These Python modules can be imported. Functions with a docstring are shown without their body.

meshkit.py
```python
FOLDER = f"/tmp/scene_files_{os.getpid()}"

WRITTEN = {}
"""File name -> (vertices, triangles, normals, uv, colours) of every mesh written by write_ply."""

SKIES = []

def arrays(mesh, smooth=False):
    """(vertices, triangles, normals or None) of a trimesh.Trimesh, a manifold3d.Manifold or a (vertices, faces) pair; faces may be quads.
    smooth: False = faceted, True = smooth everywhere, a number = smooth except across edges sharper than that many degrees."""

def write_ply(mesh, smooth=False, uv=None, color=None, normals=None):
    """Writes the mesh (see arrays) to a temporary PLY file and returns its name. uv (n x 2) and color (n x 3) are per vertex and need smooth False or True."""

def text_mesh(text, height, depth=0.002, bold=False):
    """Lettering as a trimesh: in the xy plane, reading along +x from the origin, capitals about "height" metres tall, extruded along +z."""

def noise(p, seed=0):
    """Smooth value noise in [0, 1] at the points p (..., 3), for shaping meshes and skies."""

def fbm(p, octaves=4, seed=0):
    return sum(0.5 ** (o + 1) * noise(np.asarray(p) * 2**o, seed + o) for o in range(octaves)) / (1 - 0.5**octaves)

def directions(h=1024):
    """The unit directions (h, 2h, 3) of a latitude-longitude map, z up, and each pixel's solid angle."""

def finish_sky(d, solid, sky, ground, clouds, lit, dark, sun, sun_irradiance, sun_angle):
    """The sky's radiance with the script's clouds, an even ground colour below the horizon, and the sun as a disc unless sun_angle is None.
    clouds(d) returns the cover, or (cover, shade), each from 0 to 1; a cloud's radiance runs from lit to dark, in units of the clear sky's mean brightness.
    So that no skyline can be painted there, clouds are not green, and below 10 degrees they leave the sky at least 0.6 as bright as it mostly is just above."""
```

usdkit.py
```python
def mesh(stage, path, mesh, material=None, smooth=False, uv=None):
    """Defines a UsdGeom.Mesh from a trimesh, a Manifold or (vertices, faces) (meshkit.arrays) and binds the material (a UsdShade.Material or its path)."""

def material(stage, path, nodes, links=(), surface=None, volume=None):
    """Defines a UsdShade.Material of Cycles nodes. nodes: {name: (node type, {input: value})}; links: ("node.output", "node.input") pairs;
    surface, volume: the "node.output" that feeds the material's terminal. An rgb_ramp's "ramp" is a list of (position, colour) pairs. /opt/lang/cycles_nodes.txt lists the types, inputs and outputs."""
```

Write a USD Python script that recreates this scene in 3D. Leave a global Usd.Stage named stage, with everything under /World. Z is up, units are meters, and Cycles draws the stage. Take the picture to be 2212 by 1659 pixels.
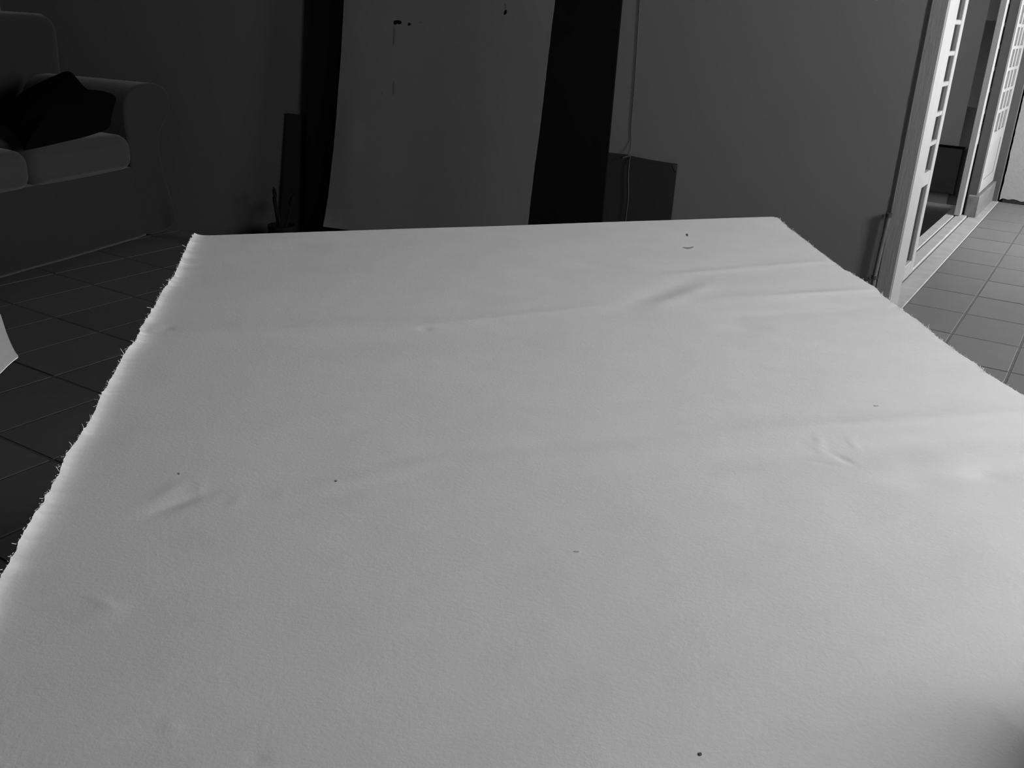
import math
import numpy as np
import trimesh
from shapely.geometry import Polygon, box as sbox
from pxr import Usd, UsdGeom, UsdLux, UsdShade, Gf, Sdf, Vt
import usdkit
import meshkit

stage = Usd.Stage.CreateInMemory()
UsdGeom.SetStageUpAxis(stage, UsdGeom.Tokens.z)
UsdGeom.SetStageMetersPerUnit(stage, 1.0)
UsdGeom.Xform.Define(stage, '/World')
UsdGeom.Scope.Define(stage, '/World/Looks')

# ------------------------------------------------------------------ camera
CAM_H = 1.10
FPX, PW, PH = 2100.0, 2212.0, 1659.0
ROLL = math.atan(.055)
PITCH = math.atan((829.5 + 5) * math.cos(ROLL) / FPX)
FW = np.array([0, math.cos(PITCH), -math.sin(PITCH)])
_up0 = np.array([0, math.sin(PITCH), math.cos(PITCH)])
_rt0 = np.array([1.0, 0, 0])
RT = math.cos(ROLL) * _rt0 + math.sin(ROLL) * _up0
UP = -math.sin(ROLL) * _rt0 + math.cos(ROLL) * _up0
EYE = np.array([0, 0, CAM_H])
cam = UsdGeom.Camera.Define(stage, '/World/camera')
cam.CreateHorizontalApertureAttr(36.0)
cam.CreateVerticalApertureAttr(27.0)
cam.CreateFocalLengthAttr(36.0 * FPX / PW)
cam.CreateClippingRangeAttr(Gf.Vec2f(0.01, 100))
_m = np.eye(4)
_m[0, :3], _m[1, :3], _m[2, :3], _m[3, :3] = RT, UP, -FW, EYE
cam.AddTransformOp().Set(Gf.Matrix4d(*_m.ravel().tolist()))
cam.GetExposureAttr().Set(0.0)

# ------------------------------------------------------------------ room axes (metres)
K = CAM_H / 1.4
A = np.array([2.011, 4.9, 0]) * K            # a point of the door partition's front line
D = np.array([.5094, .86053, 0])             # along the partition, away
N = np.array([.86053, -.5094, 0])            # from the partition into the room
D /= np.linalg.norm(D); N = np.array([D[1], -D[0], 0])
S0 = np.array([-1.9798, 5.7175, 0]) * K      # back wall, left part of its foot
E0 = np.array([1.76726, 4.55698, 0]) * K     # back wall, right end of its foot
WD = (E0 - S0) / np.linalg.norm(E0 - S0)
WN = np.array([WD[1], -WD[0], 0])            # back wall's normal, into the room
CEIL = 2.6
RIGHT_N = 2.2 * K                            # right wall
WALL_END_S = 3.858 * K

# ------------------------------------------------------------------ light: daylight through the three windows of the right wall
WIN = [dict(s0=-3.32, s1=-2.52, z0=1.10, z1=1.75, power=32.0),
       dict(s0=1.10, s1=2.85, z0=.35, z1=2.1, power=19.0),
       dict(s0=-.98, s1=-.50, z0=1.0, z1=1.95, power=46.0)]
for _i, _w in enumerate(WIN):
    c = A + (RIGHT_N + .122) * N + .5 * (_w['s0'] + _w['s1']) * D + np.array([0, 0, .5 * (_w['z0'] + _w['z1'])])
    L = UsdLux.RectLight.Define(stage, '/World/daylight_%d' % (_i + 1))
    L.CreateWidthAttr(_w['s1'] - _w['s0'] + .1)
    L.CreateHeightAttr(_w['z1'] - _w['z0'] + .1)
    L.CreateIntensityAttr(_w['power'])
    L.CreateColorAttr(Gf.Vec3f(1, 1, 1))
    mm = np.eye(4)                            # the light shines along its -Z, here -N
    mm[0, :3], mm[1, :3], mm[2, :3], mm[3, :3] = -D, [0, 0, 1], N, c
    if np.linalg.det(mm[:3, :3]) < 0: mm[0, :3] = D
    L.AddTransformOp().Set(Gf.Matrix4d(*mm.ravel().tolist()))
INNER_WIN = dict(s0=1.0, s1=2.2, z0=.9, z1=2.0, n=-4.65 * K, power=6.0)
_w = INNER_WIN
L = UsdLux.RectLight.Define(stage, '/World/daylight_inner')
L.CreateWidthAttr(_w['s1'] - _w['s0']); L.CreateHeightAttr(_w['z1'] - _w['z0']); L.CreateIntensityAttr(_w['power'])
c = A + (_w['n'] - .10) * N + .5 * (_w['s0'] + _w['s1']) * D + np.array([0, 0, .5 * (_w['z0'] + _w['z1'])])
mm = np.eye(4)
mm[0, :3], mm[1, :3], mm[2, :3], mm[3, :3] = -D, [0, 0, 1], -N, c
L.AddTransformOp().Set(Gf.Matrix4d(*mm.ravel().tolist()))
sky = UsdLux.DomeLight.Define(stage, '/World/sky')
sky.CreateIntensityAttr(.6)
sky.CreateColorAttr(Gf.Vec3f(1, 1, 1))

# ------------------------------------------------------------------ helpers
def ray(x, y):
    return FW + (x - 1106) / FPX * RT - (y - 829.5) / FPX * UP
def on_z(x, y, z):
    d = ray(x, y); return EYE + (z - CAM_H) / d[2] * d
def on_plane(x, y, p0, n):
    d = ray(x, y); return EYE + np.dot(p0 - EYE, n) / np.dot(d, n) * d
def project(P):
    v = np.asarray(P, float) - EYE; z = v @ FW
    return 1106 + FPX * (v @ RT) / z, 829.5 - FPX * (v @ UP) / z, z

_names = {}
def numbered(parent, name):
    k = (parent, name); i = _names.get(k, 0); _names[k] = i + 1
    return parent + '/' + (name if i == 0 else '%s_%03d' % (name, i))
_base = {}
def path_of(o):
    return str(o.GetPath()) if o is not None else '/World'
def origin_of(p):
    return _base.get(p, np.zeros(3))
def tag(prim, label=None, cat=None, group=None, kind=None):
    for k, v in (('label', label), ('category', cat), ('group', group), ('kind', kind)):
        if v: prim.SetCustomDataByKey(k, v)
    return prim
def thing(name, loc, label=None, cat=None, group=None, kind=None, parent=None):
    par = path_of(parent)
    p = numbered(par, name)
    x = UsdGeom.Xform.Define(stage, p)
    loc = np.asarray(loc, float)
    x.AddTranslateOp().Set(Gf.Vec3d(*(loc - origin_of(par)).tolist()))
    _base[p] = loc
    return tag(x.GetPrim(), label, cat, group, kind)
def part(name, mesh, mat, parent=None, smooth=False, **kw):
    """mesh in world coordinates -> one Mesh prim under parent (or /World)."""
    par = path_of(parent)
    p = numbered(par, name)
    v, f, n = meshkit.arrays(mesh, smooth)
    o = origin_of(par)
    if par == '/World':
        o = np.array([v[:, 0].mean(), v[:, 1].mean(), v[:, 2].min()])
    elif par not in _base:
        # parent is a Mesh prim with its own translate
        o = _base.get(par, np.zeros(3))
    tm = trimesh.Trimesh(np.asarray(mesh.vertices) - o, mesh.faces, process=False)
    m = usdkit.mesh(stage, p, tm, mat, smooth=smooth)
    if par == '/World':
        m.AddTranslateOp().Set(Gf.Vec3d(*o.tolist()))
    _base[p] = o
    return tag(m.GetPrim(), **kw)

def cat_mesh(ms):
    return trimesh.util.concatenate(ms)
def hexa(c, bev=0.0):
    """c: 8 corners, bottom four then top four (same order) -> closed mesh."""
    c = np.asarray(c, float)
    h = trimesh.convex.convex_hull(c)
    return h
def frame_box(o, ax, ay, az, lo, hi, bev=.002):
    """Chamfered box in the frame (o; ax, ay, az) from lo to hi."""
    lo, hi = np.minimum(lo, hi).astype(float), np.maximum(lo, hi).astype(float)
    b = min(bev, .3 * (hi - lo).min())
    pts = []
    for i in range(8):
        s = [(i >> k) & 1 for k in range(3)]
        corner = [hi[k] if s[k] else lo[k] for k in range(3)]
        sg = [(-1 if s[k] else 1) for k in range(3)]
        if b <= 0:
            pts.append(corner)
        else:
            for k in range(3):
                q = list(corner)
                for j in range(3):
                    if j != k: q[j] += sg[j] * b
                pts.append(q)
    pts = np.array(pts)
    w = np.asarray(o) + pts[:, :1] * ax + pts[:, 1:2] * ay + pts[:, 2:3] * az
    return trimesh.convex.convex_hull(w)
Z = np.array([0, 0, 1.0])
def pbox(s0, s1, n0, n1, z0, z1, bev=.003):
    """Box along the partition; s, n, z in survey units."""
    return frame_box(A, D, N, Z, np.array([s0, n0, z0]) * K, np.array([s1, n1, z1]) * K, bev)
def mbox(s0, s1, n0, n1, z0, z1, bev=.003):
    return frame_box(A, D, N, Z, np.array([s0, n0, z0]), np.array([s1, n1, z1]), bev)
def wbox(s0, s1, n0, n1, z0, z1, bev=.003):
    """Box along the back wall, metres, n into the room."""
    return frame_box(S0, WD, WN, Z, np.array([s0, n0, z0]), np.array([s1, n1, z1]), bev)
def extrude_xy(poly, z0, z1):
    m = trimesh.creation.extrude_polygon(poly, z1 - z0)
    m.apply_translation([0, 0, z0]); return m
def tube(pts, r, sides=8, caps=True):
    p = np.asarray(pts, float); r = np.broadcast_to(r, (len(p),))
    t = np.gradient(p, axis=0); t /= np.linalg.norm(t, axis=1, keepdims=True)
    ref = np.array([0, 0, 1.0]) if abs(t[:, 2]).mean() < .8 else np.array([1.0, 0, 0])
    a = np.cross(t, ref); a /= np.linalg.norm(a, axis=1, keepdims=True); b = np.cross(t, a)
    th = np.arange(sides) * 2 * np.pi / sides
    v = p[:, None] + r[:, None, None] * (np.cos(th)[None, :, None] * a[:, None] + np.sin(th)[None, :, None] * b[:, None])
    v = v.reshape(-1, 3); f = []
    for i in range(len(p) - 1):
        for j in range(sides):
            q = [i * sides + j, i * sides + (j + 1) % sides, (i + 1) * sides + (j + 1) % sides, (i + 1) * sides + j]
            f += [[q[0], q[1], q[2]], [q[0], q[2], q[3]]]
    if caps:
        v = np.vstack([v, p[0], p[-1]]); n = len(v)
        for j in range(sides):
            f += [[n - 2, (j + 1) % sides, j], [n - 1, (len(p) - 1) * sides + j, (len(p) - 1) * sides + (j + 1) % sides]]
    m = trimesh.Trimesh(v, f, process=False); m.fix_normals(); return m
def lathe(profile, c, sides=32):
    m = trimesh.creation.revolve(np.asarray(profile, float), sections=sides)
    m.apply_translation(c); return m
def chaikin(p, it=2, closed=True):
    p = np.asarray(p, float)
    for _ in range(it):
        q = np.roll(p, -1, 0) if closed else p[1:]
        a = p if closed else p[:-1]
        r = np.empty((2 * len(a), p.shape[1])); r[0::2] = .75 * a + .25 * q; r[1::2] = .25 * a + .75 * q
        if not closed: r = np.vstack([p[:1], r, p[-1:]])
        p = r
    return p
def vec_noise(p, scale, seed=0.0):
    return meshkit.noise(np.asarray(p) * scale + seed)
def soft_box(o, ax, ay, az, lo, hi, r, crown=(0, 0, 0), wr=0.0, wscale=6, seed=0, sub=4):
    """Rounded cushion-like box; crown swells each face pair; wr = wrinkle height."""
    lo, hi = np.asarray(lo, float), np.asarray(hi, float)
    half, mid = (hi - lo) / 2, (hi + lo) / 2
    m = trimesh.creation.box((2, 2, 2))
    for _ in range(sub): m = m.subdivide()
    m.merge_vertices()
    u = np.asarray(m.vertices)
    q = u * half
    c = np.clip(q, -(half - r), half - r); d = q - c
    l = np.linalg.norm(d, axis=1, keepdims=True)
    q = c + r * d / np.maximum(l, 1e-9)
    nrm = d / np.maximum(l, 1e-9)
    w = np.ones(len(u))
    for k in range(3):
        other = [j for j in range(3) if j != k]
        g = (1 - u[:, other[0]] ** 2) * (1 - u[:, other[1]] ** 2)
        q[:, k] += np.sign(u[:, k]) * np.abs(u[:, k]) ** 2 * crown[k] * g
    if wr:
        q += nrm * (wr * (meshkit.fbm(q * wscale + seed) if hasattr(meshkit, 'fbm') else 0))[:, None]
    q += mid
    w = np.asarray(o) + q[:, :1] * ax + q[:, 1:2] * ay + q[:, 2:3] * az
    m = trimesh.Trimesh(w, m.faces, process=False); m.fix_normals(); return m
def extrude_profile(prof, o, ax, ay, az, y0, y1, r=.02, steps=4, wr=0.0, seed=0):
    """Closed profile (x, z) extruded along y with rounded ends."""
    p = np.asarray(prof, float)
    if Polygon(p).exterior.is_ccw is False: p = p[::-1]
    t = np.roll(p, -1, 0) - np.roll(p, 1, 0); t /= np.linalg.norm(t, axis=1, keepdims=True)
    nrm = np.stack([t[:, 1], -t[:, 0]], 1)
    rings = []
    for i in range(steps + 1):
        a = i / steps * math.pi / 2
        rings.append((y0 + r * (1 - math.sin(a)), r * (1 - math.cos(a))))
    rings = rings[::1]
    rings = [(y0 + r * (1 - math.sin(a)), r * (1 - math.cos(math.pi / 2 - (math.pi / 2 - a)))) for a in np.linspace(math.pi / 2, 0, steps + 1)]
    ys = [(y, i) for y, i in rings]
    n = 8
    mids = [(y0 + r + (y1 - y0 - 2 * r) * k / n, 0) for k in range(1, n)]
    ends = [(y1 + y0 - y, i) for y, i in rings[::-1]]
    allr = ys + mids + ends
    v = []; f = []
    for y, ins in allr:
        q = p - nrm * ins
        v.append(np.column_stack([q[:, 0], np.full(len(q), y), q[:, 1]]))
    M = len(p); V = np.vstack(v)
    for i in range(len(allr) - 1):
        for j in range(M):
            a, b = i * M + j, i * M + (j + 1) % M
            f += [[a, b, b + M], [a, b + M, a + M]]
    tri = trimesh.creation.triangulate_polygon(Polygon(p), engine='earcut') if False else None
    # caps: fan to the centroid (profile is star-shaped enough)
    for ring, flip in ((0, True), (len(allr) - 1, False)):
        idx = np.arange(M) + ring * M
        cpt = V[idx].mean(0); V = np.vstack([V, cpt]); ci = len(V) - 1
        for j in range(M):
            f.append([ci, idx[(j + 1) % M], idx[j]] if flip else [ci, idx[j], idx[(j + 1) % M]])
    if wr:
        V = V + (wr * meshkit.fbm(V * 7 + seed))[:, None] * np.array([1, 0.6, 0.4])
    W = np.asarray(o) + V[:, :1] * ax + V[:, 1:2] * ay + V[:, 2:3] * az
    m = trimesh.Trimesh(W, f, process=False); m.fix_normals(); return m

# ------------------------------------------------------------------ materials (all grey: a black and white scene)
def gray(name, v, rough=.6, var=.0, scale=8.0, bump=.0, bscale=60.0, spec=.4, detail=4.0, sheen=0.0, stretch=None):
    nodes = {'p': ('principled_bsdf', {'base_color': (v, v, v), 'roughness': rough, 'specular_ior_level': spec, 'sheen_weight': sheen}),
             'tc': ('texture_coordinate', {})}
    links = []
    src = 'tc.object'
    if stretch:
        nodes['mp'] = ('mapping', {'scale': stretch}); links += [('tc.object', 'mp.vector')]; src = 'mp.vector'
    if var:
        nodes['n'] = ('noise_texture', {'scale': scale, 'detail': detail, 'roughness': .6})
        nodes['r'] = ('rgb_ramp', {'ramp': [(.25, (v * (1 - var),) * 3), (.75, (v * (1 + var),) * 3)]})
        links += [(src, 'n.vector'), ('n.fac', 'r.fac'), ('r.color', 'p.base_color')]
    if bump:
        nodes['bn'] = ('noise_texture', {'scale': bscale, 'detail': 5.0, 'roughness': .6})
        nodes['b'] = ('bump', {'strength': 1.0, 'distance': bump})
        links += [(src, 'bn.vector'), ('bn.fac', 'b.height'), ('b.normal', 'p.normal')]
    return usdkit.material(stage, '/World/Looks/' + name, nodes, links, surface='p.BSDF')

M_wall = gray('wall_plaster', .125, .9, .05, 1.5, .0003, 90, spec=.2)
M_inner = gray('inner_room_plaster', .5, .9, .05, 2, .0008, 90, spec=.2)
M_white = gray('white_plaster', .26, .9, .06, 3, .0015, 40, spec=.2)
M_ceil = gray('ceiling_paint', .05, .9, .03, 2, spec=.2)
M_grout = gray('floor_grout', .10, .9, .2, 30)
M_tile = [gray('floor_tile_%d' % i, v, .42, .06, 9, .0004, 25, spec=.3) for i, v in enumerate((.145, .152, .16))]
M_innerfloor = gray('inner_floor', .12, .5, .15, 4)
M_jamb = gray('painted_wood', .28, .5, .05, 6, .0008, 30, stretch=(4, 4, .6))
M_jamb2 = gray('painted_wood_worn', .27, .55, .10, 9, .0010, 30, stretch=(4, 4, .6))
M_sill = gray('sill_wood', .34, .6, .16, 12, .0015, 30)
M_kerb = gray('kerb_cement', .30, .8, .15, 10, .0015, 40)
M_dark = gray('dark_wood', .06, .6, .15, 6)
M_black = gray('black_board', .006, 1.0, .1, 5, spec=.03)
M_low = gray('grey_board', .023, .8, .10, 4, spec=.1)
M_inlow = gray('inner_board_paint', .1, .8, .10, 4, spec=.1)
M_lowrim = gray('grey_board_edge', .018, .7, .10, 9, spec=.2)
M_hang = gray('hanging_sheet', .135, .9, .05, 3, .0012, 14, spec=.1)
M_paper = gray('sheet_fibres', .80, .95, .03, 13, .00018, 330, spec=.1)
M_paper2 = gray('second_sheet', .92, .95, .03, 7, .0005, 60, spec=.1)
M_ink = gray('ink', .006, .95, spec=.02)
M_inkfaint = gray('ink_faint', .085, .8)
M_speck = gray('paper_speck', .12, .8)
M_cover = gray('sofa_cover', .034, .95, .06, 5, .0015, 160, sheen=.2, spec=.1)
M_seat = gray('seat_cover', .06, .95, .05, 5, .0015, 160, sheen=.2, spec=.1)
M_pillow = gray('black_cushion', .004, 1.0, .1, 12, .001, 150, spec=.02)
M_table = gray('table_wood', .22, .5, .2, 5, .0006, 30)
M_pot = gray('pot_glaze', .008, .9, spec=.05)
M_brush = gray('brush_handle', .009, .8, spec=.05)
M_bristle = gray('brush_bristle', .008, .95, spec=.02)
M_cord = gray('cord', .07, .8)
M_pipe = gray('conduit_metal', .13, .6, .3, 20, .001, 60)
M_rust = gray('conduit_clip', .05, .8)
M_chair = gray('chair_wood', .10, .5, .2, 6)
def thin_glass(name, clear):
    return usdkit.material(stage, '/World/Looks/' + name, {
        't': ('transparent_bsdf', {'color': (clear,) * 3}), 'g': ('glossy_bsdf', {'color': (.9, .9, .9), 'roughness': .04}),
        'l': ('layer_weight', {'blend': .5}), 'q': ('math', {'math_type': 'power', 'value2': 5.0}),
        'a': ('math', {'math_type': 'multiply_add', 'value2': .9, 'value3': .04}), 'm': ('mix_closure', {})},
        [('l.facing', 'q.value1'), ('q.value', 'a.value1'), ('a.value', 'm.fac'), ('t.BSDF', 'm.closure1'), ('g.BSDF', 'm.closure2')], surface='m.closure')
M_glassdark = thin_glass('door_glass', .25)
M_glass = thin_glass('window_glass', .97)

# ------------------------------------------------------------------ room shell
def line_x(p, d, q, e):
    t = np.linalg.solve(np.array([[d[0], -e[0]], [d[1], -e[1]]]), (q - p)[:2])
    return p + t[0] * d
SF = np.array([-2.02532, 5.63964, 0]) * K                # sofa's far front foot
SU = np.array([-.32865, -.94445, 0]); SV = np.array([-.94445, .32865, 0])
SF = SF + SU * .004
LEFT0 = SF + SV * .93                                    # left wall, behind the sofa
P_left_back = line_x(LEFT0, SU, S0, WD)
REAR_Y = -1.1
P_left_rear = line_x(LEFT0, SU, np.array([0, REAR_Y, 0]), np.array([1.0, 0, 0]))
RW0 = A + RIGHT_N * N
P_right_rear = line_x(RW0, D, np.array([0, REAR_Y, 0]), np.array([1.0, 0, 0]))
P_end_right = RW0 + 4.0 * K * D
P_end_left = A + 4.0 * K * D
P_wall_end = S0 + WALL_END_S * WD
P_jamb = A - .43 * K * D
room = Polygon([p[:2] for p in (P_left_back, P_wall_end, P_jamb, P_end_left, P_end_right, P_right_rear, P_left_rear)])

# floor: tiles one by one on a grout bed
outer = Polygon([(-6, -2), (6, -2), (8, 4), (6, 9.5), (-4.5, 8), (-6, 3)])
fl = thing('floor', (0, 0, 0), kind='structure')
part('grout_bed', extrude_xy(room.buffer(.05), -.12, -.0014), M_grout, fl)
part('subfloor', extrude_xy(outer, -.2, -.12), M_grout, fl)
TN, TS, GAP = .30 * K, .42 * K, .0045
tiles = []
for i in range(-26, 12):
    for j in range(-20, 14):
        n0, s0 = .288 * K + i * TN, -.29 * K + j * TS
        cs = [A + s * D + n * N for s, n in ((s0 + GAP, n0 + GAP), (s0 + TS - GAP, n0 + GAP), (s0 + TS - GAP, n0 + TN - GAP), (s0 + GAP, n0 + TN - GAP))]
        pol = Polygon([c[:2] for c in cs]).intersection(room.buffer(-.004))
        if pol.is_empty or pol.area < 1e-4 or pol.geom_type != 'Polygon': continue
        cx, cy = pol.centroid.coords[0]
        x, y, z = project((cx, cy, 0))
        vis = z > .3 and -150 < x < 2360 and 300 < y < 1750
        tiles.append((0 if vis else 1, z if z > 0 else 99, i, j, pol))
tiles.sort(key=lambda t: t[:4])
rng = np.random.default_rng(3)
rest = []
for k, (inv, z, i, j, pol) in enumerate(tiles):
    dz = rng.uniform(-.0005, .0003)
    inner = pol.buffer(-.0007)
    if inner.is_empty or inner.geom_type != 'Polygon': continue
    # chamfered slab: hull of the foot and the smaller top
    pts = np.vstack([np.column_stack([np.array(pol.exterior.coords)[:-1], np.full(len(pol.exterior.coords) - 1, zz)]) for zz in (-.006, -.0007 + dz)] +
                    [np.column_stack([np.array(inner.exterior.coords)[:-1], np.full(len(inner.exterior.coords) - 1, dz)])])
    m = trimesh.convex.convex_hull(pts)
    if not inv and k < 290:
        part('tile', m, M_tile[int(rng.integers(3))], fl)
    else:
        rest.append(m)
if rest:
    part('far_tiles', cat_mesh(rest), M_tile[1], fl, kind='stuff')
# inner room floor
inner_poly = Polygon([(A + s * K * D + n * K * N)[:2] for s, n in ((-.3, -.265), (5.5, -.265), (5.5, -.28), (4.2, -.28), (4.2, -4.6), (-.3, -4.6))])
back_side = Polygon([(S0 + a * WD - b * WN)[:2] for a, b in ((-4, .125), (WALL_END_S + .05, .125), (WALL_END_S + .05, 8), (-4, 8))])
part('inner_floor', extrude_xy(inner_poly.buffer(.3).intersection(back_side).difference(room.buffer(.25 * K)), -.12, -.002), M_innerfloor, fl)

# ceiling
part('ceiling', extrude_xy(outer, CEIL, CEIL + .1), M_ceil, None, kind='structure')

# back wall with its ragged right end beside the door jamb
def ragged_slab(o, ax, ay, s0, s1, z0, z1, t0, t1, amp, seed, right=True, bottom=0.0, step=.012):
    """Wall slab whose right (and bottom) edge is broken plaster."""
    zs = np.arange(z0, z1 + step, step); zs[-1] = z1
    r = amp * (meshkit.fbm(np.column_stack([zs * 9, zs * 0 + seed, zs * 0])) + .5 * meshkit.noise(np.column_stack([zs * 60, zs * 0 + seed, zs * 0])))
    edge = np.column_stack([np.full(len(zs), s1) + r, zs])
    pts = [(s0, z1)]
    if bottom:
        xs = np.arange(s0, s1, step)
        b = bottom * (meshkit.fbm(np.column_stack([xs * 7, xs * 0 + seed + 5, xs * 0])) + .6 * meshkit.noise(np.column_stack([xs * 40, xs * 0 + seed, xs * 0])))
        pts += [(x, z0 + abs(q)) for x, q in zip(xs, b)]
    else:
        pts += [(s0, z0)]
    pts += [tuple(p) for p in (edge if right else [(s1, z0), (s1, z1)])]
    pol = Polygon(pts).buffer(0)
    if pol.geom_type != 'Polygon': pol = max(pol.geoms, key=lambda g: g.area)
    m = trimesh.creation.extrude_polygon(pol, t1 - t0)
    v = np.asarray(m.vertices)
    w = np.asarray(o) + v[:, :1] * ax + v[:, 1:2] * Z + (v[:, 2:3] + t0) * ay
    m = trimesh.Trimesh(w, m.faces, process=False); m.fix_normals(); return m
sl = (P_left_back - S0) @ WD
part('wall_back', ragged_slab(S0, WD, WN, sl - .2, WALL_END_S, -.1, CEIL, -.12, 0, .006, 2.0), M_wall, None, kind='structure')
# left and rear walls
def wall_seg(name, p, q, thick, mat, z0=-.1, z1=CEIL):
    d = (q - p); L = np.linalg.norm(d); d /= L; n = np.array([d[1], -d[0], 0])
    if n @ (np.array([0, 2.0, 0]) - p) > 0: n = -n
    return part(name, frame_box(p, d, n, Z, np.array([0, 0, z0]), np.array([L, thick, z1]), 0), mat, None, kind='structure')
wall_seg('wall_left', P_left_back, P_left_rear, .15, M_wall)
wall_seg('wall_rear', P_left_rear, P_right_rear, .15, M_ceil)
# right wall with three window openings
s_rear = (P_right_rear - A) @ D; s_end = 4.0 * K
segs = []
edges = [s_rear - .1, WIN[0]['s0'], WIN[0]['s1'], WIN[2]['s0'], WIN[2]['s1'], WIN[1]['s0'], WIN[1]['s1'], s_end + .2]
for a, b in ((0, 1), (2, 3), (4, 5), (6, 7)):
    segs.append(mbox(edges[a], edges[b], RIGHT_N, RIGHT_N + .12, -.1, CEIL, 0))
for w in WIN:
    segs.append(mbox(w['s0'], w['s1'], RIGHT_N, RIGHT_N + .12, -.1, w['z0'], 0))
    segs.append(mbox(w['s0'], w['s1'], RIGHT_N, RIGHT_N + .12, w['z1'], CEIL, 0))
part('wall_right', cat_mesh(segs), M_wall, None, kind='structure')
for i, w in enumerate(WIN):
    wn_ = thing('window_%d' % (i + 1), A + w['s0'] * D + RIGHT_N * N + w['z0'] * Z, kind='structure')
    a, b, z0, z1 = w['s0'], w['s1'], w['z0'], w['z1']
    fr = [mbox(a, a + .04, RIGHT_N + .06, RIGHT_N + .11, z0, z1), mbox(b - .04, b, RIGHT_N + .06, RIGHT_N + .11, z0, z1),
          mbox(a, b, RIGHT_N + .06, RIGHT_N + .11, z0, z0 + .04), mbox(a, b, RIGHT_N + .06, RIGHT_N + .11, z1 - .04, z1)]
    for q in fr: part('frame', q, M_jamb, wn_)
    if i == 1: part('mullion', mbox((a + b) / 2 - .02, (a + b) / 2 + .02, RIGHT_N + .06, RIGHT_N + .11, z0 + .04, z1 - .04), M_jamb, wn_)
    part('pane', mbox(a + .03, b - .03, RIGHT_N + .083, RIGHT_N + .087, z0 + .03, z1 - .03, 0), M_glass, wn_)
# white wall at the far end of the corridor, broken along its foot
def end_wall():
    # reversed so that the ragged edge is the left one
    o = A + 4.0 * K * D + RIGHT_N * N
    return ragged_slab(o, -N, -D, -.1, RIGHT_N - .006, .012, CEIL, -.12, 0, .006, 7.0, bottom=.016)
part('wall_far', end_wall(), M_white, None, kind='structure')
part('baseboard_far', mbox(4.0 * K + .004, 4.0 * K + .1, .02, RIGHT_N, -.05, .04, 0), M_lowrim, None, kind='structure')
# inner room seen through the doors
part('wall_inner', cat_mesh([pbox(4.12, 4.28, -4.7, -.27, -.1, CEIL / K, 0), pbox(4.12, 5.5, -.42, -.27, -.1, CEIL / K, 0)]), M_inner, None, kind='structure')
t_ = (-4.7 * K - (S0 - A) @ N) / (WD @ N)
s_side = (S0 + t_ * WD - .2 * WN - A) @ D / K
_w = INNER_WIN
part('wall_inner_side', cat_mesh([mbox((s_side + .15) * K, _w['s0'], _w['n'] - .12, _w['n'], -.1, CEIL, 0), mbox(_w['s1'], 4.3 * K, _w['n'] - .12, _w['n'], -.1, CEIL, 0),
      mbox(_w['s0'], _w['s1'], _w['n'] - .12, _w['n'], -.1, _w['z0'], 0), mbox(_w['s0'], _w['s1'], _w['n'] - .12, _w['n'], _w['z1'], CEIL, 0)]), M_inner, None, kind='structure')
part('wall_inner_rear', frame_box(S0, WD, WN, Z, np.array([-2.2, -.30, -.1]), np.array([WALL_END_S - .15, -.14, CEIL]), 0), M_inner, None, kind='structure')

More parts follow.
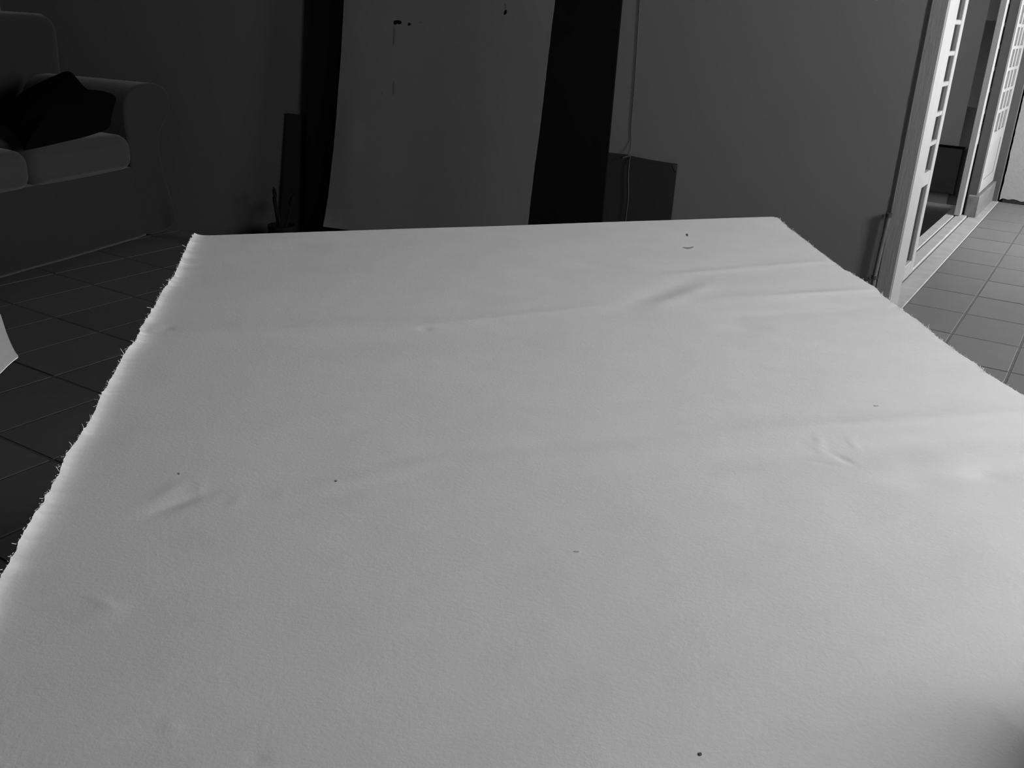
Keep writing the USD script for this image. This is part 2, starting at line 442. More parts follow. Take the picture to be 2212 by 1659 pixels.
# ------------------------------------------------------------------ door partition
DZ = 2.15 / K
jb = thing('trim_1', A - .43 * K * D, kind='structure')
part('jamb_post', pbox(-.43, -.17, -.08, 0, 0, CEIL / K, .006), M_jamb, jb, smooth=20)
part('head_beam', pbox(-.17, 4.0, -.26, 0, DZ, DZ + .14, .004), M_jamb, jb)
part('overdoor_panel', pbox(-.17, 4.0, -.20, -.04, DZ + .14, CEIL / K, 0), M_wall, jb)
# sill: cement kerb and two wooden tracks with grooves between
slx = thing('trim_2', A, kind='structure')
part('kerb', pbox(-.6, 4.0, -.108, .0, -.1, .004, .003), M_kerb, slx)
part('track', pbox(-.40, 3.9, -.19, -.116, -.1, .012, .003), M_sill, slx)
part('track', pbox(-.40, 3.9, -.262, -.198, -.1, .014, .003), M_sill, slx)
part('groove_bed', pbox(-.45, 3.95, -.262, -.09, -.12, -.004, 0), M_kerb, slx)
part('kerb_block', pbox(3.02, 4.0, -.14, -.05, 0, .17, .006), M_pipe, slx)

def glazed_leaf(name, s0, s1, n0, n1, zb, lower_panel):
    """A sliding leaf: stiles, rails, lattice of small panes above, one tall pane or panel below."""
    t = thing(name, A + s0 * K * D + n1 * K * N + zb * K * Z, kind='structure')
    st, nm = .10, (n0 + n1) / 2
    ztop = DZ - .02
    zs = [1.40 - .155 * k for k in range(-4, 6)]           # lattice bars
    part('stile', pbox(s0, s0 + st, n0, n1, zb, ztop), M_jamb2, t)
    part('stile', pbox(s1 - st, s1, n0, n1, zb, ztop), M_jamb2, t)
    part('bottom_rail', pbox(s0 + st, s1 - st, n0, n1, zb, zb + .09), M_jamb2, t)
    part('middle_rail', pbox(s0 + st, s1 - st, n0, n1, .545, .625), M_jamb2, t)
    part('top_rail', pbox(s0 + st, s1 - st, n0, n1, ztop - .09, ztop), M_jamb2, t)
    ncol = 3
    w = (s1 - s0 - 2 * st) / ncol
    for k in range(1, ncol):
        s = s0 + st + k * w
        part('lattice_bar', pbox(s - .011, s + .011, n0 + .004, n1 - .002, .625, ztop - .09), M_jamb, t)
    for z in zs:
        if .64 < z < ztop - .12:
            part('lattice_bar', pbox(s0 + st, s1 - st, n0 + .006, n1 - .001, z - .013, z + .013), M_jamb, t)
    zz = [.625] + sorted(z for z in zs if .64 < z < ztop - .12) + [ztop - .09]
    for k in range(ncol):
        for a, b in zip(zz[:-1], zz[1:]):
            part('pane', pbox(s0 + st + k * w + .008, s0 + st + (k + 1) * w - .008, nm - .003, nm + .001, a + .006, b - .006, 0), M_glassdark, t)
    if lower_panel:
        part('lower_panel', pbox(s0 + st - .005, s1 - st + .005, nm - .006, nm + .008, zb + .085, .55), M_jamb, t)
    else:
        for k in range(1, ncol):
            s = s0 + st + k * w
            part('lattice_bar', pbox(s - .011, s + .011, n0 + .004, n1 - .002, zb + .09, .545), M_jamb, t)
        for k in range(ncol):
            part('pane', pbox(s0 + st + k * w + .008, s0 + st + (k + 1) * w - .008, nm - .003, nm + .001, zb + .085, .55, 0), M_glassdark, t)
    return t
glazed_leaf('door_1', -.13, .79, -.138, -.102, .014, False)
glazed_leaf('door_2', 2.93, 3.92, -.20, -.155, .016, False)
glazed_leaf('door_3', 3.13, 3.97, -.118, -.078, .172, True)
part('trim_4', pbox(3.975, 4.11, -.275, -.012, -.05, CEIL / K, .004), M_dark, None, kind='structure')
part('trim_5', pbox(4.17, 4.4, -.35, .5, -.05, CEIL / K, 0), M_dark, None, kind='structure')
part('trim_6', wbox(WALL_END_S - .03, WALL_END_S + .022, -.05, -.006, -.1, CEIL, 0), M_dark, None, kind='structure')
part('trim_3', pbox(3.05, 3.11, -.15, -.078, .005, DZ, .004), M_dark, None, kind='structure')
# conduit in the corner between wall and jamb
cw = lambda x, y, off: on_plane(x, y, S0 + off * WN, WN)
cp = [cw(1884, 640, .02), cw(1889, 598, .02), cw(1907, 520, .02), cw(1921, 462, .02)]
cd = thing('conduit', (cp[0][0], cp[0][1], 0), 'thin metal conduit running up the wall end beside the ragged door jamb', 'pipe')
q0 = cp[0].copy(); q0[2] = 0.0
part('pipe', tube([q0, cp[1], cp[2], cp[3]], .0085, 10), M_pipe, cd, smooth=40)
part('pipe_clip', tube([cp[1] - .008 * Z, cp[1] + .004 * Z], .0115, 12), M_rust, cd, smooth=40)
part('pipe_clip', tube([cp[3] - .012 * Z, cp[3] + .002 * Z], .0115, 12), M_rust, cd, smooth=40)

# low dark board in the inner room
ib = thing('inner_board', A + 4.05 * K * D - .42 * K * N, 'dark low board against the inner room wall seen through the open doorway', 'board')
part('panel', pbox(4.06, 4.10, -2.6, -.37, 0, .39, .004), M_inlow, ib)
part('rim', pbox(4.05, 4.105, -2.6, -.36, .392, .405, .003), M_black, ib)

# ------------------------------------------------------------------ boards leaning on the back wall
def lean(z_ref0, off0, z_ref1, off1):
    """Plane through the wall line at heights z0, z1 and offsets off0, off1 (metres)."""
    a = S0 + off0 * WN + z_ref0 * Z; b = S0 + off1 * WN + z_ref1 * Z
    up = (b - a) / np.linalg.norm(b - a); n = np.cross(WD, up)
    if n @ WN < 0: n = -n
    return a, up, n
def slab(poly3, n, t):
    """Flat polygon (world points, all on one plane, any shape) given thickness t behind it."""
    P = np.asarray(poly3, float); o = P.mean(0)
    ax = P[1] - P[0]; ax -= n * (ax @ n); ax /= np.linalg.norm(ax); ay = np.cross(n, ax)
    pol = Polygon(np.column_stack([(P - o) @ ax, (P - o) @ ay])).buffer(0)
    if pol.geom_type != 'Polygon': pol = max(pol.geoms, key=lambda g: g.area)
    m = trimesh.creation.extrude_polygon(pol, t)
    v = np.asarray(m.vertices)
    w = o + v[:, :1] * ax + v[:, 1:2] * ay + (v[:, 2:3] - t) * n
    m = trimesh.Trimesh(w, m.faces, process=False); m.fix_normals(); return m
def to_z(p, q, z):
    """Point of the line p-q at height z."""
    return p + (q - p) * (z - p[2]) / (q[2] - p[2])
# wide low grey board
pl0, plu, pln = lean(0, .034, .6, .016)
LB = lambda x, y: on_plane(x, y, pl0, pln)
tl, tr = LB(619, 245), LB(1463, 355)
top_pts = [LB(x, y) for x, y in ((619, 245), (665, 250.5), (900, 280), (1120, 308), (1313, 330), (1350, 334), (1366, 338), (1380, 341), (1400, 345), (1430, 350), (1458, 354), (1463, 355))]
bl, br = to_z(tl, LB(607, 470), .002), to_z(tr, LB(1450, 468), .002)
lb = thing('low_board', (tl + tr) / 2 * [1, 1, 0], 'wide low grey board leaning on the wall behind the tall black board', 'board')
part('panel', slab(top_pts + [br, bl], pln, .012), M_low, lb)
rim = []
for a, b in zip(top_pts[:-1], top_pts[1:]):
    rim.append(slab([a + .001 * pln, b + .001 * pln, b + .001 * pln - .010 * plu, a + .001 * pln - .010 * plu], pln, .0105))
part('top_edge', cat_mesh(rim), M_lowrim, lb, label='darker chipped top edge')
ck = [LB(x, y) + .0015 * pln for x, y in ((1452, 354), (1463, 356), (1461, 372), (1456, 368))]
part('chipped_corner', slab(ck, pln, .002), M_cover, lb, label='paler chipped corner')
# tall black board
bb0, bbu, bbn = lean(0, .075, 1.55, .030)
BB = lambda x, y, off=0: on_plane(x, y, bb0 + off * bbn, bbn)
a, b, c_, d_ = BB(669, 0), BB(657, 495), BB(1300, 470), BB(1343, 0)
ztop = 1.55
brd = [to_z(a, b, ztop), to_z(a, b, .012), to_z(c_, d_, .012), to_z(c_, d_, ztop)]
part('black_board', slab(brd, bbn, .018), M_black, None,
     label='tall black board leaning on the wall with a pale sheet hung over it', cat='board')
# pale sheet hung on it
rng = np.random.default_rng(11)
def ragged_line(pts, step, amp, seed):
    pts = np.asarray(pts, float)
    d = np.r_[0, np.cumsum(np.linalg.norm(np.diff(pts, axis=0), axis=1))]
    t = np.arange(0, d[-1], step)
    q = np.column_stack([np.interp(t, d, pts[:, k]) for k in range(pts.shape[1])])
    return q, t
HS = lambda x, y: BB(x, y, .006)
left = [HS(x, y) for x, y in ((744, 0), (741, 60), (738, 118), (733, 180), (728, 250), (722, 320), (714, 390), (708, 440), (702, 488))]
right = [HS(x, y) for x, y in ((1141, 480), (1147, 425), (1156, 350), (1165, 290), (1173, 220), (1181, 150), (1190, 75), (1199, 0))]
ltop = to_z(left[1], left[0], 1.50); rtop = to_z(right[-2], right[-1], 1.50)
L3 = np.array([ltop] + left); R3 = np.array([rtop] + right[::-1] + [to_z(right[1], right[0], left[-1][2] - .03)])
def resample(P, n):
    P = np.asarray(P); d = np.r_[0, np.cumsum(np.linalg.norm(np.diff(P, axis=0), axis=1))]
    t = np.linspace(0, d[-1], n); return np.column_stack([np.interp(t, d, P[:, k]) for k in range(3)])
nr, nc = 220, 40
Ls, Rs = resample(L3, nr), resample(R3, nr)
tt = np.linspace(0, 1, nr)
Ls += (.0022 * meshkit.fbm(np.column_stack([tt * 40, tt * 0, tt * 0])))[:, None] * WD
Rs += (.0022 * meshkit.fbm(np.column_stack([tt * 40, tt * 0 + 9, tt * 0])))[:, None] * WD
g = np.linspace(0, 1, nc)
V = Ls[:, None] * (1 - g)[None, :, None] + Rs[:, None] * g[None, :, None]
ph = .004 * np.sin(g * 9 + 1)[None] * np.linspace(.3, 1, nr)[:, None] + .0035 * np.exp(-((g[None] - .08) / .05) ** 2) * np.exp(-((tt[:, None] - .72) / .07) ** 2) \
    + .012 * np.clip(1 - g / .12, 0, 1)[None] ** 2 * np.clip((tt[:, None] - .9) / .1, 0, 1) ** 2 + .003 * np.clip(np.abs(g[None] - .5) * 2 - .7, 0, 1)
V = V + (ph + .0045)[:, :, None] * bbn
def sheet(V, thick, nvec):
    nr, nc = V.shape[:2]
    top = V.reshape(-1, 3); bot = top - thick * nvec
    i, j = np.meshgrid(np.arange(nr - 1), np.arange(nc - 1), indexing='ij')
    a = (i * nc + j).ravel(); b = a + 1; c = a + nc + 1; d = a + nc
    f = np.vstack([np.column_stack([a, b, c]), np.column_stack([a, c, d])])
    n = len(top); fb = f[:, ::-1] + n
    per = np.r_[np.arange(nc), np.arange(1, nr) * nc + nc - 1, (nr - 1) * nc + np.arange(nc - 2, -1, -1), np.arange(nr - 2, 0, -1) * nc]
    p2 = np.roll(per, -1)
    fs = np.vstack([np.column_stack([per, p2 + n, p2]), np.column_stack([per, per + n, p2 + n])])
    m = trimesh.Trimesh(np.vstack([top, bot]), np.vstack([f, fb, fs]), process=False); m.fix_normals(); return m
hs = thing('hanging_paper', Ls[-1] * [1, 1, 0] + Z * Ls[-1][2], 'pale stained sheet of paper hanging on the tall black board', 'paper')
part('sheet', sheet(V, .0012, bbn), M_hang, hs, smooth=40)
SG_tree = V.reshape(-1, 3)
def mark(pix, r, mat, par, name='ink_stain', seed=0, plane=None, nvec=None, lab=None):
    """A small flat blot: outline in picture points laid on the sheet it stains."""
    pts = [plane(x, y) for x, y in pix]
    # lift onto the sheet's surface
    out = []
    for p in pts:
        k = np.argmin(np.linalg.norm(SG_tree - p, axis=1))
        h = (SG_tree[k] - p) @ nvec
        out.append(p + (h + .0004) * nvec)
    c = np.mean(out, 0); n = nvec
    out = [p - n * ((p - c) @ n) for p in out]
    part(name, slab(chaikin(out, 1), n, .0008), mat, par, label=lab)
for pix, mt in ((((851, 44), (867, 44), (869, 51), (862, 53), (860, 50), (856, 54), (850, 52)), M_ink),
                (((883, 48), (889, 51), (886, 56), (881, 55)), M_ink),
                (((851, 58), (855, 59), (854, 80), (852, 100), (850, 100)), M_inkfaint),
                (((850, 172), (853, 176), (852, 190), (853, 202), (849, 206), (849, 190)), M_inkfaint),
                (((824, 200), (827, 199), (827, 205), (824, 206)), M_inkfaint),
                (((1092, 22), (1096, 21), (1096, 29), (1091, 33), (1089, 29)), M_ink),
                (((1092, 8), (1094, 8), (1095, 20), (1092, 21)), M_inkfaint),
                (((907, 46), (911, 45), (911, 50), (907, 51)), M_inkfaint)):
    mark(pix, 0, mt, hs, plane=HS, nvec=bbn)
# cord down the wall and over the low board
up_pts = [cw(x, y, .0025) for x, y in ((1382, 0), (1379, 50), (1376, 100), (1373, 150), (1371, 180), (1367, 230), (1363, 275), (1364, 310))]
up_pts = [to_z(up_pts[1], up_pts[0], CEIL - .01)] + up_pts
lo_pts = [on_plane(x, y, pl0 + .008 * pln, pln) for x, y in ((1360, 347), (1357, 380), (1358, 430), (1352, 470), (1352, 500))]
cpts = chaikin(np.array(up_pts + lo_pts), 1, closed=False)
cdx = thing('wall_cord', cpts[-1], 'thin cord hanging down the wall and over the low board right of the black board', 'cord')
part('cord', tube(cpts, .0016, 6), M_cord, cdx, smooth=40)
kn = on_plane(1350, 339, pl0 + .012 * pln, pln)
part('loose_end', tube([on_plane(1362, 336, pl0 + .01 * pln, pln), kn, on_plane(1345, 341, pl0 + .012 * pln, pln)], .0028, 6), M_cord, cdx, smooth=40)

# ------------------------------------------------------------------ sofa against the left wall
sofa = thing('sofa', SF, 'slipcovered sofa with rolled arm and pale seat cushions against the left wall', 'sofa')
SA = lambda: (SF, SU, SV, Z)
LEN = 1.75
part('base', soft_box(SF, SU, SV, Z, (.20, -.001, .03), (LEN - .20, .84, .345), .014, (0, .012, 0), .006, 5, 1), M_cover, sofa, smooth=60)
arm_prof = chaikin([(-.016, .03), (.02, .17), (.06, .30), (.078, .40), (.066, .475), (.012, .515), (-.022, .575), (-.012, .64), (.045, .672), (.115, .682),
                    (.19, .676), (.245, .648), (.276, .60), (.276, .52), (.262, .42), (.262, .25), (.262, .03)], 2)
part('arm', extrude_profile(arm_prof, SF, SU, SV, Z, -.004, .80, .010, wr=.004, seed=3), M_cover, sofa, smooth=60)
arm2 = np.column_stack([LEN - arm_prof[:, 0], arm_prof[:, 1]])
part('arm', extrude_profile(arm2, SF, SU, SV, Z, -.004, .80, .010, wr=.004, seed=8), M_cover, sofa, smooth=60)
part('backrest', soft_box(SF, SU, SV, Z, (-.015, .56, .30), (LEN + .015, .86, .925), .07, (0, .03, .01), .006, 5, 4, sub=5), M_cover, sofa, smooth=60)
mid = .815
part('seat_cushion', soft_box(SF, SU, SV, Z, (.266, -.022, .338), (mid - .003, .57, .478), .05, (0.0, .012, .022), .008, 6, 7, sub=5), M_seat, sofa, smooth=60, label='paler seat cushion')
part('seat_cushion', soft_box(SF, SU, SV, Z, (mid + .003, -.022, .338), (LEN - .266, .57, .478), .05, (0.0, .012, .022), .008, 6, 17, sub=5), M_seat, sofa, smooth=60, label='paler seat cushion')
# black scatter cushion leaning on the backrest
pil_pix = [(150, 153), (172, 180), (192, 203), (215, 210), (235, 212), (252, 213), (246, 232), (240, 255), (238, 280), (190, 296), (120, 312), (52, 327),
           (42, 300), (20, 285), (8, 265), (14, 240), (30, 213), (55, 197), (80, 185), (115, 168)]
pq = [on_plane(x, y, SF + v_ * SV, SV) for x, y, v_ in ((252, 213, .05), (52, 327, -.045), (150, 153, .28))]
pc0 = pq[0]; pn = np.cross(pq[1] - pq[0], pq[2] - pq[0]); pn /= np.linalg.norm(pn)
if pn @ SV > 0: pn = -pn
P = np.array([on_plane(x, y, pc0, pn) for x, y in pil_pix])
P = chaikin(P[[0, 1, 2, 3, 4, 5, 5, 6, 7, 8, 9, 10, 11, 11, 12, 13, 14, 15, 16, 17, 18, 19]], 2)
cc = P.mean(0)
def lens(P, c, n, h, rings=14):
    M = len(P); v = [c + n * h]; f = []
    for side in (1, -1):
        pass
    top = [c + (P - c) * (k / rings) + n * (h * max(0, 1 - (k / rings) ** 2.4) ** .8) for k in range(1, rings + 1)]
    bot = [c + (P - c) * (k / rings) - n * (h * .6 * max(0, 1 - (k / rings) ** 2.4) ** .8) for k in range(1, rings)]
    v = np.vstack([[c + n * h]] + top + [[c - n * h * .6]] + bot)
    T0 = 1; Bc = 1 + rings * M; B0 = Bc + 1
    for j in range(M):
        j2 = (j + 1) % M
        f.append([0, T0 + j, T0 + j2])
        for k in range(rings - 1):
            a, b = T0 + k * M, T0 + (k + 1) * M
            f += [[a + j, b + j, b + j2], [a + j, b + j2, a + j2]]
        f.append([Bc, B0 + j2, B0 + j])
        for k in range(rings - 2):
            a, b = B0 + k * M, B0 + (k + 1) * M
            f += [[a + j, b + j2, b + j], [a + j, a + j2, b + j2]]
        a, b = B0 + (rings - 2) * M, T0 + (rings - 1) * M
        f += [[a + j, b + j2, b + j], [a + j, a + j2, b + j2]]
    m = trimesh.Trimesh(v, f, process=False); m.fix_normals(); return m
pm = lens(P, cc, pn, .07)
pv = np.asarray(pm.vertices)
pm = trimesh.Trimesh(pv + (.006 * meshkit.fbm(pv * 9))[:, None] * pn, pm.faces, process=False)
part('scatter_cushion', pm, M_pillow, None, smooth=60, label='black scatter cushion leaning on the sofa back beside its arm', cat='cushion')

# ------------------------------------------------------------------ pot with brushes on the floor
pot_c = on_z(611, 528, 0)
pot_c = on_z(611, 560, 0)
ptr = on_plane(640, 485, pot_c, np.array([0, 1.0, 0])); ptl = on_plane(582, 487, pot_c, np.array([0, 1.0, 0]))
pr = np.linalg.norm(ptr - ptl) / 2; ph_ = (ptr[2] + ptl[2]) / 2
pot = thing('brush_pot', pot_c, 'small dark pot of brushes on the floor left of the black board', 'pot')
part('pot', lathe([(0, 0), (pr * .80, 0), (pr * .92, .01), (pr, ph_ * .7), (pr, ph_), (pr - .005, ph_), (pr - .006, ph_ * .7), (pr * .8, .012), (0, .012)], pot_c), M_pot, pot, smooth=40)
def brush(foot, tip, tip_r, bristle, label):
    foot, tip = np.asarray(foot), np.asarray(tip)
    t = thing('paint_brush', foot, label, 'brush', 'brushes in the pot')
    ax = tip - foot; L = np.linalg.norm(ax)
    k = 1 - bristle / L
    part('handle', tube([foot, foot + ax * .45, foot + ax * k], [.003, .0045, .0038], 8), M_brush, t, smooth=40)
    part('bristles', tube([foot + ax * (k - .01), foot + ax * (k + .04), foot + ax * (1 - .3 * (1 - k)), tip], [.0042, tip_r, tip_r * .85, .0015], 10), M_bristle, t, smooth=40)
pf = lambda dx, dy: pot_c + np.array([dx, dy, .014])
pp = lambda x, y, dy=0: on_plane(x, y, pot_c + np.array([0, dy, 0]), np.array([0, 1.0, 0]))
brush(pf(.012, 0), pp(591, 404), .0085, .045, 'tall brush tilting left out of the dark pot')
brush(pf(-.004, .012), pp(590, 424, .012), .0045, .03, 'thin brush tilting left beside the tallest brush in the pot')
brush(pf(-.012, -.012), pp(634, 421, -.012), .013, .05, 'round-headed brush tilting right out of the dark pot')

# ------------------------------------------------------------------ the big work table and its sheet of paper
TZ = .70
T = lambda x, y, z=TZ: on_z(x, y, z)
Lpix = [(420, 507), (410, 521), (398, 546), (386, 573), (376, 598), (362, 618), (345, 640), (331, 668), (315, 694), (300, 716), (290, 744), (272, 763), (252, 797), (226, 843), (205, 884), (190, 918),
        (160, 964), (140, 991), (120, 1040), (96, 1084), (75, 1119), (54, 1150), (30, 1196), (10, 1231), (-8, 1265)]
Rpix = [(1646, 467), (1664, 469.5), (1678, 472), (1686, 479), (1693, 486), (1705, 497), (1717, 504.5), (1731, 516), (1752, 533), (1772, 548), (1784, 558.5), (1803, 572), (1817, 582.6), (1834, 591.5), (1855, 603),
        (1872, 613.5), (1886, 622.5), (1901, 639), (1917, 651), (1934, 662), (1951, 675), (1974, 691), (2002, 713), (2024, 733), (2043, 747), (2068, 766), (2104, 788), (2127, 808), (2149, 821.5),
        (2174, 836), (2212, 860)]
Lw = np.array([T(*p) for p in Lpix]); Rw = np.array([T(*p) for p in Rpix])
ldir = Lw[-1] - Lw[9]; ldir /= np.linalg.norm(ldir)
rdir = Rw[-1] - Rw[10]; rdir /= np.linalg.norm(rdir)
NEAR_Y = .13
Lw = np.vstack([Lw, Lw[-1] + ldir * (Lw[-1][1] - NEAR_Y) / -ldir[1]])
Rw = np.vstack([Rw, Rw[-1] + rdir * (Rw[-1][1] - NEAR_Y) / -rdir[1]])
NR, NC = 760, 250
def resample_y(P, n, power=1.0):
    d = np.r_[0, np.cumsum(np.linalg.norm(np.diff(P, axis=0), axis=1))]
    t = np.linspace(0, 1, n) * d[-1]
    return np.column_stack([np.interp(t, d, P[:, k]) for k in range(3)]), t / d[-1]
Lq, tq = resample_y(Lw, NR); Rq, _ = resample_y(Rw, NR)
fz = lambda s, f: meshkit.noise(np.column_stack([tq * f, tq * 0 + s, tq * 0 + .3]))
edge_n = lambda s: .0018 * fz(s, 60) + .0020 * fz(s + 3, 170) + .0022 * fz(s + 7, 420)
Lq = Lq + edge_n(1.7)[:, None] * np.array([1.0, 0, 0]); Rq = Rq + edge_n(8.1)[:, None] * np.array([.8, .5, 0])
g = np.linspace(0, 1, NC)
V = Lq[:, None] * (1 - g)[None, :, None] + Rq[:, None] * g[None, :, None]
X, Y = V[:, :, 0], V[:, :, 1]
H = np.zeros_like(X)
def ridge(px0, px1, amp, w, side=None):
    """A soft crease from picture point px0 to px1, w metres wide."""
    a, b = T(*px0)[:2], T(*px1)[:2]
    d = b - a; L = np.linalg.norm(d); d /= L
    u = (X - a[0]) * d[0] + (Y - a[1]) * d[1]; v = -(X - a[0]) * d[1] + (Y - a[1]) * d[0]
    along = 1 / (1 + np.exp(-u / (.06 * L + .004))) / (1 + np.exp((u - L) / (.06 * L + .004)))
    return amp * along * np.exp(-(v / w) ** 2)
def dimple(px, amp, rx, ry=None, ang=0):
    a = T(*px)[:2]; c, s = math.cos(ang), math.sin(ang)
    u = (X - a[0]) * c + (Y - a[1]) * s; v = -(X - a[0]) * s + (Y - a[1]) * c
    return amp * np.exp(-(u / rx) ** 2 - (v / (ry or rx)) ** 2)
H += ridge((330, 722), (900, 702), .0012, .016) + ridge((900, 706), (1390, 655), .0010, .014) + ridge((450, 745), (1200, 730), -.0012, .03)
H += ridge((1360, 662), (1495, 608), -.0016, .020) + ridge((1415, 664), (1525, 622), .0014, .016)
H += ridge((1440, 596), (1790, 566), .0014, .014) + ridge((1500, 650), (1880, 632), .0015, .022) + ridge((1560, 690), (1900, 668), -.0014, .022)
H += ridge((1700, 640), (1880, 628), .0014, .01)
H += ridge((900, 985), (1500, 940), -.0010, .012) + ridge((1500, 938), (2212, 893), .0014, .014) + ridge((1400, 1010), (2212, 950), -.0014, .02)
H += ridge((640, 1068), (980, 990), .0008, .012)
H += ridge((330, 1112), (434, 1072), -.0016, .007) + ridge((340, 1080), (390, 1050), .0011, .008) + ridge((432, 1074), (433, 1050), .0008, .003)
H += ridge((505, 1095), (520, 1075), .0008, .004) + ridge((608, 1080), (612, 1060), .0005, .004)
H += ridge((205, 1296), (248, 1318), .0010, .005) + ridge((190, 1340), (246, 1322), .0008, .010)
H += ridge((1765, 945), (1775, 975), .0011, .0025) + ridge((1752, 960), (1770, 978), .0008, .002) + ridge((1836, 950), (1850, 972), .0012, .0025)
H += ridge((1805, 985), (1835, 1003), -.0018, .004) + ridge((1760, 1000), (1800, 1008), -.0008, .004)
H += ridge((2176, 1555), (2198, 1582), .0010, .003) + ridge((1680, 1488), (1700, 1503), .0006, .002)
H += dimple((1980, 1045), -.0018, .03, .016) + dimple((2130, 1030), -.0022, .022, .014) + dimple((2060, 1000), .0012, .03) + dimple((1850, 1090), -.0010, .03)
H += dimple((1640, 1070), -.0010, .025) + dimple((2040, 1190), -.0010, .03) + dimple((1290, 575), -.0016, .05, .03) + dimple((1175, 605), -.0014, .05, .04)
H += dimple((650, 535), -.0016, .04, .03) + dimple((1020, 655), -.0010, .03) + dimple((918, 712), -.0012, .008) + dimple((1610, 710), -.0016, .03, .02)
H += dimple((360, 712), -.0012, .008) + dimple((330, 718), .0014, .006) + dimple((345, 706), .0008, .005)
H += dimple((380, 600), -.0012, .02, .07, 1.9) + dimple((370, 1575), .0006, .005) + dimple((555, 1640), -.0006, .005)
H += dimple((1245, 1196), .0005, .003, .0015)
H *= .6
P3 = np.column_stack([X.ravel(), Y.ravel(), 0 * X.ravel()])
H += (.0018 * meshkit.fbm(P3 * 2.6 + 4.2, 2) + .0011 * meshkit.fbm(P3 * [6, 9, 1] + 1.1, 2) + .00042 * meshkit.fbm(P3 * [14, 22, 1] + 7.7, 3)).reshape(X.shape)
# edges lift slightly (torn, deckled), far edge turns down over the table end
ed = np.exp(-((g[None] * 1.1) / .012) ** 1) + np.exp(-(((1 - g)[None] * 1.1) / .010) ** 1)
edl = np.exp(-(g[None] * 1.1) / .006) * np.ones_like(X); edr = np.exp(-((1 - g)[None] * 1.1) / .010) * np.ones_like(X)
H += .0018 * edl - .0010 * edr + .0022 * edl * (fz(31, 130) + fz(33, 320))[:, None] + .0008 * ed * (fz(21, 90) + fz(27, 220))[:, None]
sag = np.clip(1 - tq / .012, 0, 1) ** 2
V = V.copy(); H = H - H.min() * 0; V[:, :, 2] = TZ + H - .006 * sag[:, None]
# overhang at the far end
out = (Lq[0] - Rq[0]); fn = np.array([-(Rq[0] - Lq[0])[1], (Rq[0] - Lq[0])[0], 0]); fn /= np.linalg.norm(fn)
hang = []
for k in range(14, 0, -1):
    a = k / 14
    hang.append(V[0] + fn * (.010 * math.sin(min(1, a * 4) * math.pi / 2)) - Z * (.16 * max(0, a - .04) + .004 * a))
V = np.concatenate([np.array(hang), V], 0)
sh = thing('paper_sheet', (0, 1.0, TZ), 'huge white sheet of handmade paper with torn edges covering the work table', 'paper')
part('sheet', sheet(V, .0011, Z), M_paper, sh, smooth=50)
# torn fibres along both long edges
rng = np.random.default_rng(5)
pts, cnt = [], []
for E, sgn in ((V[14:, 0], -1), (V[14:, -1], 1)):
    for q in E[::1]:
        for _ in range(2):
            if rng.random() < .55: continue
            d = np.array([sgn * rng.uniform(.2, 1), rng.normal() * .9, rng.normal() * .5]); d /= np.linalg.norm(d)
            L = min(rng.gamma(2.0, .0006) + .0005, .005)
            p0 = q + rng.normal(size=3) * .0006
            bend = rng.normal(size=3) * L * .35
            cur = [p0, p0 + d * L * .5 + bend * .6, p0 + d * L + bend]
            pts += cur; cnt.append(3)
bc = UsdGeom.BasisCurves.Define(stage, '/World/paper_sheet/torn_fibres')
bc.CreateTypeAttr('linear'); bc.CreatePointsAttr(Vt.Vec3fArray.FromNumpy((np.array(pts) - [0, 1.0, TZ]).astype(np.float32)))
bc.CreateCurveVertexCountsAttr(Vt.IntArray.FromNumpy(np.array(cnt, np.int32)))
bc.CreateWidthsAttr(Vt.FloatArray([.0005])); bc.SetWidthsInterpolation('constant')
UsdShade.MaterialBindingAPI.Apply(bc.GetPrim()).Bind(M_paper)
tag(bc.GetPrim(), kind='stuff')
# specks and small marks
SG_tree = V.reshape(-1, 3)
for pix, mt in ((((1482, 507), (1486, 508), (1486, 513), (1483, 512)), M_speck),
                (((1473, 536), (1480, 537), (1490, 537), (1500, 535), (1494, 540), (1484, 541)), gray('paper_stain', .33, .9)),
                (((1508, 1631), (1514, 1630), (1516, 1636), (1510, 1638)), M_speck),
                (((724, 1042), (728, 1040), (730, 1044), (726, 1045)), gray('paper_stain_light', .40, .9)),
                (((386, 1025), (390, 1026), (389, 1029), (386, 1028)), gray('paper_stain_small', .45, .9)),
                (((1240, 1195), (1252, 1195), (1251, 1198), (1241, 1197)), gray('paper_stain_faint', .52, .9)),
                (((1888, 878), (1898, 879), (1897, 881), (1889, 880)), gray('paper_stain_thin', .5, .9))):
    mark(pix, 0, mt, sh, name='stain', plane=lambda x, y: T(x, y), nvec=Z)
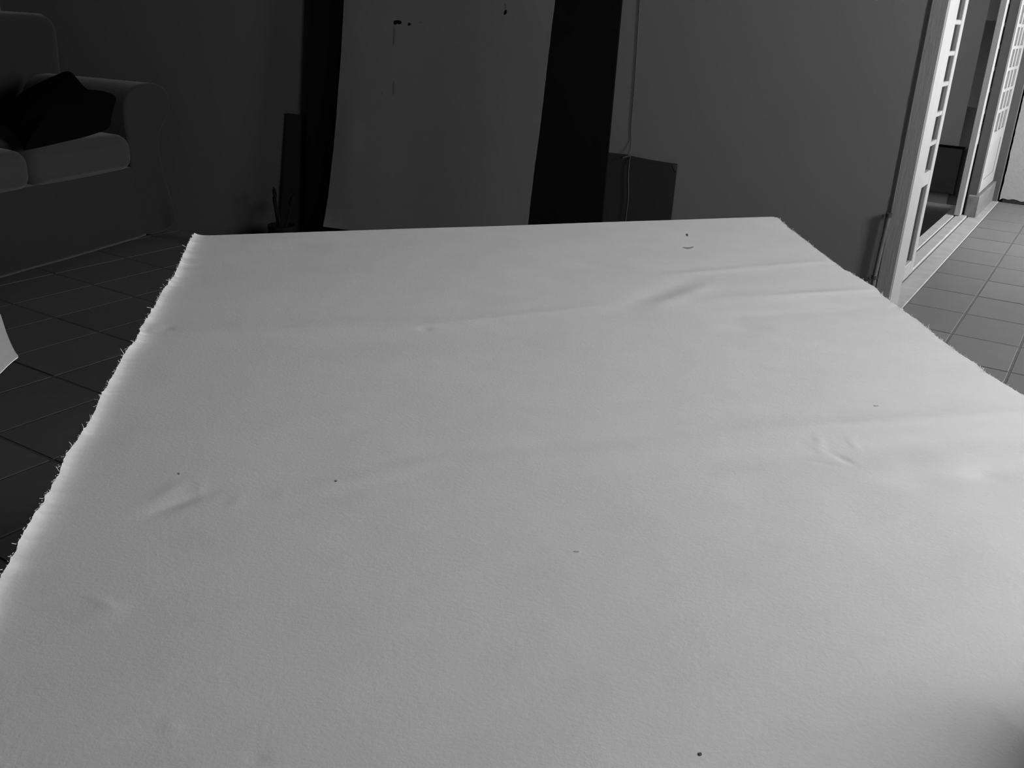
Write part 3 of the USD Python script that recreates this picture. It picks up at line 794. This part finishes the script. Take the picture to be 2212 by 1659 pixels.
# the table under it
far_l, far_r = Lw[0], Rw[0]
def inset(p, q, a): return p + (q - p) * a
corners = [inset(far_l, far_r, .03) - fn * .004, inset(far_r, far_l, .03) - fn * .004, Rw[-1] + np.array([-.07, .02, 0]), Lw[-1] + np.array([.05, .02, 0])]
tp = Polygon([c[:2] for c in corners])
tb = thing('work_table', (tp.centroid.x, tp.centroid.y, 0), 'wooden work table hidden under the huge white paper sheet', 'table')
part('tabletop', extrude_xy(tp, TZ - .034, TZ - .006), M_table, tb)
inn = np.array(tp.buffer(-.07, join_style=2).exterior.coords)[:4]
for x, y in inn:
    part('leg', frame_box(np.array([x, y, 0]), np.array([1.0, 0, 0]), np.array([0, 1.0, 0]), Z, np.array([-.03, -.03, 0]), np.array([.03, .03, TZ - .034]), .004), M_table, tb)

# second sheet on a small side table jutting in at the left
s2 = [(0, 674), (6, 694), (14, 719), (24, 743), (33, 761), (41, 770), (32, 776), (20, 786), (9, 797), (0, 806)]
q = [T(*p) for p in s2]
q = [T(-420, 500)] + q + [T(-400, 1130)]
o2 = np.mean(q, 0)
part('paper_offcut', slab(chaikin(np.array(q), 1), Z, .0008), M_paper2, None, label='white paper corner jutting in at the left edge beside the sofa', cat='paper')
tp2 = Polygon([p[:2] for p in q]).buffer(-.05)
st_ = thing('side_table', (tp2.centroid.x, tp2.centroid.y, 0), 'small side table under the white paper corner at the left edge', 'table')
part('tabletop', extrude_xy(tp2, TZ - .03, TZ - .002), M_table, st_)
for x, y in np.array(tp2.minimum_rotated_rectangle.buffer(-.06, join_style=2).exterior.coords)[:4]:
    if tp2.buffer(-.02).contains(Polygon([(x - .001, y), (x + .001, y), (x, y + .001)])):
        part('leg', frame_box(np.array([x, y, 0]), np.array([1.0, 0, 0]), np.array([0, 1.0, 0]), Z, np.array([-.02, -.02, 0]), np.array([.02, .02, TZ - .03]), .003), M_table, st_)

# flat wooden case lying on the near right corner of the sheet (it throws the soft shadow there)
bd = np.array([math.cos(math.radians(11)), math.sin(math.radians(11)), 0]); bn_ = np.array([bd[1], -bd[0], 0])
bo = np.array([.428, .464, TZ + .004])
bx = thing('flat_case', bo, 'flat dark wooden case lying on the near right corner of the paper sheet', 'case')
part('body', frame_box(bo, bd, bn_, Z, np.array([0, 0, 0]), np.array([.15, .30, .055]), .003), M_dark, bx)
part('lid', frame_box(bo, bd, bn_, Z, np.array([0, 0, .056]), np.array([.15, .30, .085]), .003), M_dark, bx)
